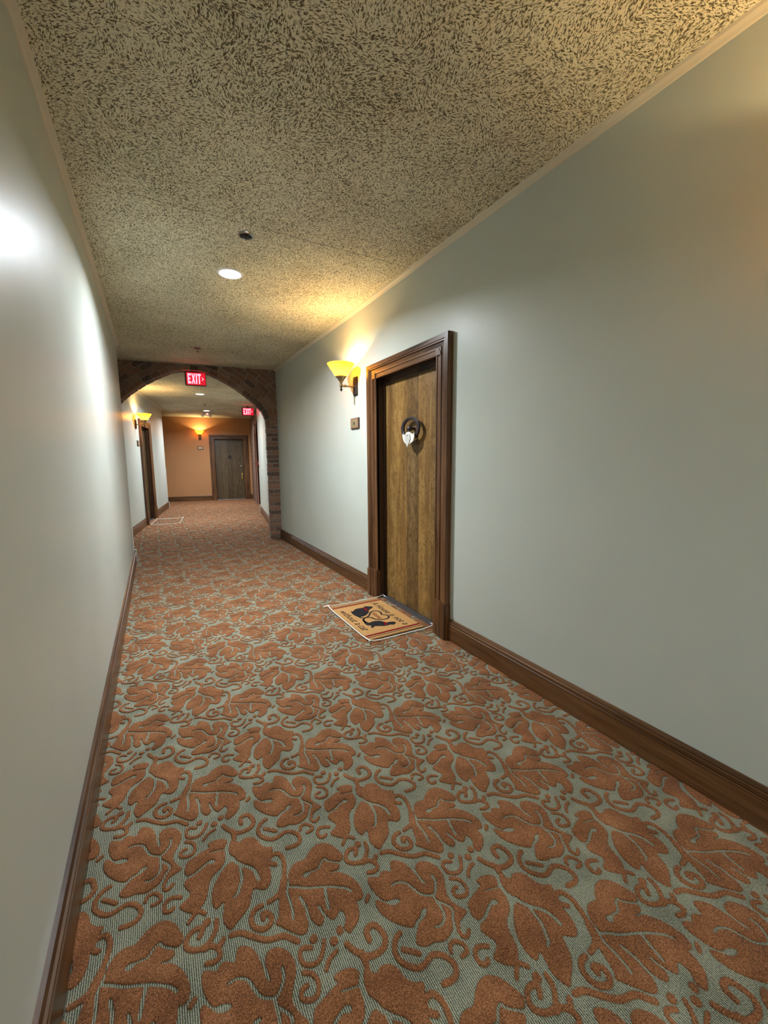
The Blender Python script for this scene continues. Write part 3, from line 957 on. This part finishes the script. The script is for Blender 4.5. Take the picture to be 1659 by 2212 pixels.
def build_door(name, loc, rz, veneer, label):
    D = empty(name, loc, rz)
    tag(D, label, 'door', kind='structure')
    k = CASE_T / CASE_W
    hw = DOOR_W / 2
    for sgn in (-1, 1):
        n = len(PROFILE)
        vs_ = [(sgn * (hw + u), y, PZ - .01) for u, y in PROFILE] + [(sgn * (hw + u), y, DOOR_H + u * k) for u, y in PROFILE]
        fs_ = [(i, i + 1, n + i + 1, n + i) for i in range(n - 1)] + [tuple(range(n))]
        MB().add(vs_, fs_).build('casing', 'casing_wood', D)
        MB().prism([(sgn * (hw + u), y) for u, y in PLINTH], 'z', 0, PZ - .012).prism([(sgn * (hw + u * .96 + .002), y * .93) for u, y in PLINTH], 'z', PZ - .0125, PZ).build('plinth_block', 'casing_wood', D)
        MB().box(*sorted((sgn * hw, sgn * (hw + .0155))), -.015, .118, 0, DOOR_H + .015).build('jamb', 'jamb_wood', D)
        MB().box(*sorted((sgn * (hw - .012), sgn * hw)), .048, .0695, 0.002, DOOR_H - .012).build('door_stop', 'jamb_wood', D)
        # curved inner corner of the casing
        q = [(sgn * (hw + .002), DOOR_H + .002)]
        arc = [(sgn * (hw + .002 + .058 * math.cos(a)), DOOR_H + .002 + .058 * k * math.sin(a)) for a in [i * math.pi / 16 for i in range(9)]]
        MB().prism(q + arc, 'y', -.034, -.02).build('corner_block', 'casing_wood', D)
    n = len(PROFILE)
    vs_ = [(-(hw + u), y, DOOR_H + u * k) for u, y in PROFILE] + [((hw + u), y, DOOR_H + u * k) for u, y in PROFILE]
    MB().add(vs_, [(i, i + 1, n + i + 1, n + i) for i in range(n - 1)]).build('casing', 'casing_wood_x', D)
    MB().box(-hw, hw, -.015, .118, DOOR_H, DOOR_H + .0155).build('jamb', 'jamb_wood', D)
    MB().box(-hw, hw, .048, .0695, DOOR_H - .045, DOOR_H).build('door_stop', 'jamb_wood', D)
    leaf = MB().box(-hw + .002, hw - .002, .073, .116, .014, DOOR_H - .003).build('door_leaf', 'jamb_wood', D)
    nw = 5; sw = (DOOR_W - .004) / nw
    for i in range(nw):
        x0 = -hw + .002 + i * sw
        MB().cbox(0.0004, sw - .0004, .070, .0745, .016, DOOR_H - .004, .0004).build('plank', veneer, leaf, loc=(x0, 0, 0)).pass_index = ((6, 9, 2, 8, 5) if veneer == 'door_veneer' else (6, 8, 5, 7, 6))[i]
    th = MB()
    th.prism([(.020, .0), (.020, .006), (.022, .013), (.026, .013), (.026, .019), (.032, .019), (.032, .014), (.038, .014), (.038, .020), (.046, .020), (.046, .015), (.056, .015), (.056, .012), (.12, .012), (.12, 0)], 'x', -hw + .001, hw - .001)
    th.build('threshold', 'threshold_metal', D)
    return D, leaf
d1, leaf1 = build_door('door_1', (XR, D1_Y, 0), -math.pi / 2, 'door_veneer', 'tan veneered door in dark walnut casing on the near right wall')
d2, leaf2 = build_door('door_2', P2(RL, DL_D), math.pi / 2 + TH2, 'dark_veneer', 'dark wooden door on the left wall beyond the arch')
d3, leaf3 = build_door('door_3', P2(DE_R, DEND), TH2, 'dark_veneer', 'dark brown door in the terracotta end wall')

def knocker(leaf, x, z, R_, mat, stand, sx=1.0):
    k = ring_mesh(R_ * .72, R_, .016, sx=sx).build('knocker', mat, leaf, True, loc=(x, .070 - stand, z))
    st = MB()
    st.tube([(0, stand, 0), (0, 0, 0), (0, -.012, 0)], [R_ * .12, R_ * .12, R_ * .12], 12)
    st.add(*ball(0, -.012, 0, R_ * .24))
    st.build('stud', mat, k, True)
    mb = MB()
    mb.tube([(0, stand, R_ * .86), (0, -.004, R_ * .86)], R_ * .10, 8)
    mb.build('hinge_post', mat, k, True)
    # raised beads round the face, like worn ornament
    bd = MB()
    for i in range(26):
        a = 2 * math.pi * (i + .5) / 26
        bd.add(*ball(sx * R_ * .86 * math.cos(a), -.016, R_ * .85 * math.sin(a), R_ * .045, 5, 4))
    bd.build('bead_border', mat, k, True)
    return k
def ball(cx, cy, cz, r, seg=14, rings=8):
    vs_ = [(cx, cy, cz + r)]; fs_ = []
    for i in range(1, rings):
        p = math.pi * i / rings
        for k in range(seg):
            a = 2 * math.pi * k / seg
            vs_.append((cx + r * math.sin(p) * math.cos(a), cy + r * math.sin(p) * math.sin(a), cz + r * math.cos(p)))
    vs_.append((cx, cy, cz - r))
    for k in range(seg): fs_.append((0, 1 + k, 1 + (k + 1) % seg))
    for i in range(rings - 2):
        for k in range(seg):
            a = 1 + i * seg + k; b = 1 + i * seg + (k + 1) % seg
            fs_.append((a, a + seg, b + seg, b))
    o = 1 + (rings - 2) * seg
    for k in range(seg): fs_.append((o + k, len(vs_) - 1, o + (k + 1) % seg))
    return vs_, fs_
KX, KZ = 0.030, 1.508
knocker(leaf1, KX, KZ, .092, 'knocker_iron', .034, 1.42)
knocker(leaf3, 0.003, 1.386, .052, 'knocker_iron', .02)
# end door: thumb latch, handle and deadbolt
MB().cbox(.345, .385, .062, .0705, .66, .86, .003).build('handle_plate', 'polished_brass', leaf3)
MB().tube([(.365, .062, .83), (.365, .035, .82), (.365, .028, .76), (.365, .035, .70), (.365, .062, .69)], .009, 8).build('pull_handle', 'polished_brass', leaf3, True)
b_ = MB().tube([(.35, .07, 1.09), (.35, .045, 1.09)], .026, 14); b_.build('deadbolt', 'chrome', leaf3, True)
MB().tube([(.34, .045, 1.10), (.352, .032, 1.09), (.365, .03, 1.07)], .008, 8).build('thumb_latch', 'chrome', leaf3, True)
# left far door: handle seen edge on
MB().cbox(-.385, -.345, .062, .0705, .80, 1.0, .003).build('handle_plate', 'polished_brass', leaf2)

# heart ornament on the near knocker
def heart(w, h, n=22):
    pts = []
    for i in range(n):
        a = 2 * math.pi * i / n
        x = 16 * math.sin(a) ** 3; y = 13 * math.cos(a) - 5 * math.cos(2 * a) - 2 * math.cos(3 * a) - math.cos(4 * a)
        pts.append((x / 32 * w, (y + 2.5) / 29 * h))
    return pts
def wloc(door_obj, x, y, z):
    c, s_ = math.cos(door_obj.rotation_euler.z), math.sin(door_obj.rotation_euler.z)
    return (door_obj.location.x + c * x - s_ * y, door_obj.location.y + s_ * x + c * y, door_obj.location.z + z)
hp = [(-.058, .034), (-.046, .020), (-.030, .028), (-.012, .044), (.008, .046), (.028, .032), (.046, .024), (.060, .036), (.060, -.002), (.050, -.026), (.022, -.046), (.004, -.056), (-.018, -.050), (-.042, -.028), (-.055, 0)]
hp = [(x * 1.4, z) for x, z in hp]
ho = MB().prism(hp, 'y', -.006, .003).build('heart_ornament', 'white_enamel', None, loc=wloc(d1, KX + .002, .012, KZ - .072), rz=-math.pi / 2)
tag(ho, 'white winged heart ornament hanging from the round door knocker', 'ornament')
MB().prism([(x - .004, z * 1.0 - .024) for x, z in heart(.084, .112)], 'y', -.011, -.0065).build('inner_heart', 'heart_plate', ho)
MB().tube([(-.002, -.012, .018), (-.002, -.007, .018)], .005, 8).build('rivet', 'dark_bronze', ho)
MB().tube([(0, -.004, .04), (0, .0, .075)], .0015, 6).build('hanging_wire', 'chrome', ho)

# ------------------------------------------------------------------ lamps
def sconce(loc, rz, label, watts=SCONCE_W):
    S = empty('wall_sconce', loc, rz)
    tag(S, label, 'wall lamp', 'amber glass wall sconces')
    MB().cbox(-.042, .042, -.012, 0, -.088, .088, .003).cbox(-.030, .030, -.020, -.011, -.076, .076, .003).build('backplate', 'dark_bronze', S)
    A = .155
    arm = MB().tube([(0, -.018, -.006), (0, -A, -.006)], .0085, 10)
    arm.cbox(-.011, .011, -A - .012, -A + .012, -.018, .008, .002).cbox(-.0105, .0105, -A + .02, -A + .055, -.0165, .0045, .002)
    arm.build('arm', 'aged_brass', S, True)
    MB().lathe([(.0, -.062), (.008, -.050), (.014, -.040), (.006, -.032), (.009, -.024), (.011, -.016)], 0, -A, 14).build('finial', 'dark_bronze', S, True)
    MB().lathe([(.011, .004), (.013, .018), (.017, .030), (.026, .044), (.034, .058), (.048, .070), (.053, .076), (.050, .081), (.006, .081)], 0, -A, 20).build('shade_holder', 'aged_brass', S, True)
    sh = MB().lathe([(.046, .077), (.058, .086), (.124, .186), (.127, .192), (.123, .193), (.119, .187), (.054, .091), (.040, .083)], 0, -A, 40, True)
    sh.build('glass_shade', 'amber_glass', S, True)
    MB().lathe([(.0, .081), (.011, .082), (.013, .096), (.009, .108), (.0, .114)], 0, -A, 12).build('bulb', 'bulb', S, True)
    ld = bpy.data.lights.new('bulb_light', 'POINT')
    ld.energy = watts; ld.color = SCONCE_COL; ld.shadow_soft_size = .012
    lo = bpy.data.objects.new('bulb_light', ld); COL.objects.link(lo)
    lo.parent = S; lo.location = (0, -A, .132)
    return S
sconce((XR, 3.622, 1.965), -math.pi / 2, 'amber glass sconce beside the nearest door on the right wall')
sconce(P2(RL, 8.86, 1.955), math.pi / 2 + TH2, 'amber glass sconce on the left wall beyond the arch')
sconce(P2(-.725, DEND, 2.01), TH2, 'amber glass sconce on the terracotta end wall')
sconce((XR, .16, 1.965), -math.pi / 2, 'amber glass sconce on the right wall nearest the viewer, just out of view')

def downlight(loc, label, watts=DOWNLIGHT_W):
    S = empty('downlight', loc)
    tag(S, label, 'ceiling light', 'round ceiling downlights')
    MB().lathe([(.074, -.004), (.078, -.009), (.092, -.006), (.094, 0), (.074, 0)], 0, 0, 36, True).build('trim_ring', 'lamp_white', S, True)
    MB().lathe([(.0, -.004), (.075, -.004), (.075, -.001), (.0, -.001)], 0, 0, 36).build('diffuser', 'led_disc', S)
    ld = bpy.data.lights.new('led_light', 'AREA')
    ld.shape = 'DISK'; ld.size = .14; ld.energy = watts; ld.color = DOWNLIGHT_COL; ld.spread = 2.75
    lo = bpy.data.objects.new('led_light', ld); COL.objects.link(lo)
    lo.parent = S; lo.location = (0, 0, -.012)
    return S
downlight((.594, 3.36, CEIL1), 'bright round downlight in the near ceiling before the arch')
downlight((.594, -2.5, CEIL1), 'added unseen downlight behind the viewer, brightening the near walls')  # unseen lamp added to give the near walls cool light
downlight(P2(-.421, 9.29, CEIL2), 'first round downlight beyond the brick arch')
downlight(P2(-.421, 12.28, CEIL2), 'farthest round downlight, above the emergency lamp')

def sprinkler(loc, label, pendant):
    S = empty('sprinkler', loc)
    tag(S, label, 'sprinkler', 'ceiling sprinklers')
    if not pendant:
        MB().lathe([(.036, -.002), (.038, -.008), (.046, -.006), (.048, 0), (.036, 0)], 0, 0, 28, True).build('escutcheon', 'chrome', S, True)
        MB().lathe([(0, -.0015), (.037, -.0015), (.037, -.0004), (0, -.0004)], 0, 0, 28).build('recess', 'black_cavity', S)
        MB().lathe([(0, -.012), (.012, -.012), (.013, -.009), (.006, -.008), (.006, -.001)], 0, 0, 14).build('deflector', 'dark_bronze', S, True)
    else:
        MB().lathe([(0.0, -.001), (.030, -.001), (.040, -.004), (.042, 0)], 0, 0, 24).build('escutcheon', 'knocker_iron', S, True)
        MB().lathe([(.008, -.002), (.008, -.02), (.004, -.024), (.004, -.04), (.006, -.042)], 0, 0, 10).build('body', 'chrome', S, True)
        MB().lathe([(0, -.047), (.018, -.046), (.018, -.043), (0, -.042)], 0, 0, 14).build('deflector', 'knocker_iron', S, True)
        mb = MB()
        for sg in (-1, 1):
            mb.tube([(sg * .007, 0, -.018), (sg * .015, 0, -.03), (sg * .004, 0, -.043)], .002, 6)
        mb.build('yoke', 'chrome', S, True)
    return S
sprinkler((.595, 2.773, CEIL1), 'recessed chrome ringed sprinkler just before the near downlight', False)
sprinkler((.575, 5.69, CEIL1), 'small dark pendant sprinkler in front of the brick arch', True)
sprinkler(P2(-.406, 10.9, CEIL2), 'tiny sprinkler between the two far downlights', True)

# ------------------------------------------------------------------ exit signs
def glyphs():
    s = .24
    E = [[(0, 0), (1, 0), (1, s), (.36, s), (.36, .40), (.82, .40), (.82, .60), (.36, .60), (.36, 1 - s + .04), (1, 1 - s + .04), (1, 1), (0, 1)]]
    X = [[(0, 0), (.34, 0), (.5, .30), (.66, 0), (1, 0), (.68, .5), (1, 1), (.66, 1), (.5, .70), (.34, 1), (0, 1), (.32, .5)]]
    I = [[(.0, 0), (1, 0), (1, 1), (0, 1)]]
    T = [[(.32, 0), (.68, 0), (.68, .8), (1, .8), (1, 1), (0, 1), (0, .8), (.32, .8)]]
    return [('letter', E, .0, .044), ('letter', X, .050, .052), ('letter', I, .108, .018), ('letter', T, .132, .046)]
def exit_sign(loc, rz, label, w=.285, h=.195):
    S = empty('exit_sign', loc, rz)
    tag(S, label, 'exit sign', 'red lit exit signs')
    MB().cbox(-w / 2, w / 2, .004, .05, -h, 0, .008).build('housing', 'sign_housing', S)
    MB().cbox(-w / 2 + .022, w / 2 - .006, -.002, .006, -h + .010, -.010, .002).build('face_panel', 'sign_glow', S)
    MB().cbox(-.05, .05, .01, .045, -.001, .012, .002).build('canopy', 'sign_housing', S)
    x0 = -w / 2 + .040
    for nm, polys, dx, gw in glyphs():
        mb = MB()
        for p in polys:
            mb.prism([(x0 + dx + u * gw, -h + .026 + v * .145) for u, v in p], 'y', -.004, -.0015)
        mb.build(nm, 'sign_letters', S)
    ax = x0 + .184
    MB().prism([(ax, -.075), (ax + .010, -.075), (ax + .034, -.098), (ax + .010, -.121), (ax, -.121), (ax + .020, -.098)], 'y', -.004, -.0015).build('chevron', 'sign_letters', S)
    return S
exit_sign(P2(-.355, 6.775, 2.566), TH2, 'red exit sign hanging under the crown of the brick arch')
exit_sign(P2(.575, 10.9, 2.575), TH2, 'smaller looking red exit sign far right beyond the arch')
MB().cbox(-.012, .012, -.012, .012, 0, .045, .002).build('stem', 'sign_housing', bpy.data.objects['exit_sign.001'], loc=(0, .03, .005))

# emergency lamp with two heads
em = empty('emergency_light', P2(-.45, 13.0, CEIL2), TH2)
tag(em, 'twin headed emergency lamp under the far ceiling', 'emergency light')
MB().cbox(-.085, .085, -.035, .035, -.040, 0, .006).build('housing', 'lamp_white', em)
for sg in (-1, 1):
    hd = MB().tube([(sg * .095, .03, -.05), (sg * .10, -.02, -.062), (sg * .104, -.045, -.068)], [.022, .036, .042], 16).build('lamp_head', 'lamp_grey', em, True)
    MB().tube([(sg * .104, -.045, -.068), (sg * .1045, -.049, -.069)], [.034, .034], 16).build('lens', 'white_enamel', hd)
MB().cbox(-.005, .045, -.04, -.034, -.032, -.006, .001).build('status_lamp', 'status_red', em)

# ------------------------------------------------------------------ number plates
def plate(loc, rz, label, big, number=None):
    S = empty('number_plate', loc, rz)
    tag(S, label, 'number plate', 'apartment number plates')
    if big:
        fr = MB().cbox(-.090, .090, -.014, 0, -.052, .052, .003).build('frame', 'plate_frame', S)
        MB().cbox(-.083, .083, -.018, -.013, -.046, .046, .002).build('panel', 'plate_wood', S)
        MB().cbox(-.060, .060, -.020, -.0175, -.033, .033, .001).build('brass_insert', 'plate_brass', S)
        if number is None: return S
        me = text_mesh(number, .042, 0, .0006)
        me.transform(Matrix.Rotation(math.pi / 2, 4, 'X')); me.transform(Matrix.Translation((0, -.0206, 0)))
        link('lettering', me, 'ink_brown', S)
    else:
        MB().cbox(-.078, .078, -.012, 0, -.052, .052, .003).build('frame', 'plate_frame', S)
        MB().cbox(-.058, .058, -.015, -.011, -.034, .036, .002).build('panel', 'plate_ivory', S)
        MB().cbox(-.022, .018, -.0165, -.0145, -.010, .008, .0006).build('dark_mark', 'ink_brown', S)
    return S
plate((XR, 3.643, 1.618), -math.pi / 2, 'brown framed number plate under the sconce by the nearest door', True, '28')
plate(P2(RL, 8.96, 1.606), math.pi / 2 + TH2, 'dark number plate on the left wall beyond the arch', True)
plate(P2(-.729, DEND, 1.665), TH2, 'small ivory number plate on the terracotta wall', False)

# ------------------------------------------------------------------ doormat and clear trays
MATC = (1.462, 2.778)
mat_o = MB().cbox(-.365, .365, -.232, .232, .004, .016, .003).build('doormat', 'coir', None, loc=(*MATC, .0035), rz=-math.pi / 2)
tag(mat_o, 'tan coir doormat with two black cats and lettering at the nearest door', 'doormat')
ZM0, ZM1 = .0158, .0168
cat1 = [(-.195, -.121), (-.171, -.108), (-.205, -.071), (-.210, -.029), (-.207, .006), (-.228, .036), (-.215, .052), (-.193, .084), (-.172, .082), (-.145, .042), (-.128, .020), (-.092, .002), (-.050, -.040), (-.032, -.080), (-.041, -.117), (-.081, -.129), (-.137, -.131), (-.168, -.122)]
cat2 = [(.021, -.100), (.068, -.108), (.105, -.096), (.096, -.060), (.104, -.024), (.128, .004), (.165, .016), (.171, .049), (.182, .078), (.209, .083), (.232, .050), (.218, .029), (.222, -.002), (.210, -.042), (.185, -.088), (.204, -.115), (.190, -.125), (.161, -.108), (.145, -.128), (.112, -.134), (.061, -.122)]
MB().prism(catmull(cat1, 2), 'z', ZM0, ZM1).build('black_cat', 'ink_black', mat_o)
MB().prism(catmull(cat2, 2), 'z', ZM0, ZM1).build('black_cat', 'ink_black', mat_o)
MB().prism([(-.205, .004), (-.200, .022), (-.140, .019), (-.121, .004), (-.141, -.006)], 'z', ZM1, ZM1 + .0006).build('red_collar', 'ink_red', mat_o)
MB().prism([(.140, .008), (.168, .022), (.222, .000), (.205, -.014)], 'z', ZM1, ZM1 + .0006).build('red_collar', 'ink_red', mat_o)
ribbon([(-.049, -.113), (-.010, -.104), (0, -.068), (-.030, -.026), (-.072, .004), (-.094, .042), (-.080, .074), (-.038, .084), (.006, .068)], .014, ZM0, ZM1).build('curled_tail', 'ink_black', mat_o)
ribbon([(.095, -.120), (.036, -.114), (.004, -.080), (.012, -.040), (.060, -.024), (.098, .014), (.104, .062), (.078, .096), (.040, .096), (.006, .068)], .014, ZM0, ZM1).build('curled_tail', 'ink_black', mat_o)
for body, size, x, y, m_ in (('A House is not a', .079, .0, .114, 'ink_black'), ('without a cat', .082, .0, -.204, 'ink_black'), ('Home', .056, .006, .006, 'ink_red')):
    words = [text_mesh(w_, size, .32, .0007, 'BOTTOM_BASELINE') for w_ in body.split()]
    wd = [max(v.co.x for v in me.vertices) - min(v.co.x for v in me.vertices) for me in words]
    gap = size * .30
    cx = x - (sum(wd) + gap * (len(wd) - 1)) / 2
    tall = [max(v.co.y for v in me.vertices) - min(v.co.y for v in me.vertices) for me in words]
    for me, w_ in zip(words, wd):
        x0 = min(v.co.x for v in me.vertices)
        me.transform(Matrix.Translation((cx - x0, y, ZM0 + .0005)))
        link('lettering', me, m_, mat_o)
        cx += w_ + gap
for x, w, m_ in ((-.308, .020, 'ink_red'), (-.336, .009, 'ink_black'), (.312, .022, 'ink_red'), (.340, .009, 'ink_black')):
    MB().box(x - w / 2, x + w / 2, -.231, .231, ZM0, ZM1 - .0003).build('stripe', m_, mat_o)

def tray(loc, rz, lx, ly, label):
    """clear floor protector with a raised white lip; lx along the wall, ly out from it"""
    S = empty('boot_tray', loc, rz)
    tag(S, label, 'boot tray', 'clear trays laid at the doors')
    MB().box(-lx / 2, lx / 2, 0, ly, .006, .0072).build('clear_sheet', 'clear_vinyl', S)
    c = .045
    pts = []
    corners = [(-lx / 2, 0), (lx / 2, 0), (lx / 2, ly), (-lx / 2, ly)]
    for i in range(4):
        a = Vector(corners[i]); b = Vector(corners[(i + 1) % 4])
        for t_ in (0, .06, .16, .35, .65, .84, .94):
            p = a.lerp(b, t_)
            e = min(t_, 1 - t_)
            z = .011 + .014 * max(0, 1 - e / .14) ** 2
            pts.append((p.x, p.y, z))
    pts.append(pts[0])
    for i in range(4):
        sl = [pts[k] for k in range(i * 7, i * 7 + 8)]
        MB().tube(sl, .0042, 6).build('lip', 'white_enamel', S, True)
    MB().tube([(lx / 2 - .004, ly, .022), (lx / 2 + .012, ly + .018, .016), (lx / 2 + .016, ly + .034, .010)], .006, 6).build('corner_tab', 'white_enamel', S, True)
    MB().tube([(-lx / 2, ly, .022), (-lx / 2 - .008, ly + .012, .026)], .006, 6).build('corner_tab', 'white_enamel', S, True)
    return S
# local y points away from the wall (into the corridor): rotate the door frame by half a turn
tray((1.772, 2.782, 0), math.pi / 2, .79, .547, 'clear tray with white lip under the cat doormat')
tray(P2(-1.47, 9.55, 0), -math.pi / 2 + TH2, .86, .515, 'empty clear tray with white lip before the left far door')

# ------------------------------------------------------------------ corner guards and alarm
def guard(loc, rz, label, sx, sy, h=1.09):
    """L shaped strip; legs run towards local sx*x and sy*y from the corner"""
    S = empty('corner_guard', loc, rz)
    tag(S, label, 'corner guard', 'white corner guards')
    t_ = .004; l = .032
    def L(o, ln):
        return [(-sx * o, -sy * o), (sx * ln, -sy * o), (sx * ln, -sy * (o - t_)), (-sx * (o - t_), -sy * (o - t_)), (-sx * (o - t_), sy * ln), (-sx * o, sy * ln)]
    MB().prism(L(.004, l), 'z', .157, h).build('upper_strip', 'guard_plastic', S)
    MB().prism(L(.0265, .034), 'z', .006, .160).build('foot_strip', 'guard_plastic', S)
    for z in (.30, .62, .95):
        MB().tube([(sx * .016, -sy * .004, z), (sx * .016, -sy * .006, z)], .004, 8).build('screw_head', 'chrome', S)
    return S
guard((XL, 5.95, 0), 0, 'white corner guard at the end of the near left wall', -1, -1)
guard(P2(RL, 12.5), TH2, 'white corner guard at the end of the left wall beyond the arch', -1, -1)
guard(P2(RR, 10.36), TH2, 'white corner guard at the end of the right wall beyond the arch', 1, -1)

al = empty('fire_alarm_pull', P2(.905, 12.36, 1.19), TH2)
tag(al, 'small red fire alarm pull station on the dark maroon wall', 'fire alarm')
MB().cbox(-.055, .055, -.05, 0, -.075, .075, .005).build('body', 'alarm_red', al)
MB().cbox(-.04, .04, -.058, -.049, -.012, .018, .003).build('pull_handle', 'white_enamel', al)
MB().tube([(0, -.02, .075), (0, -.02, .11)], .012, 8).build('sounder', 'white_enamel', al)
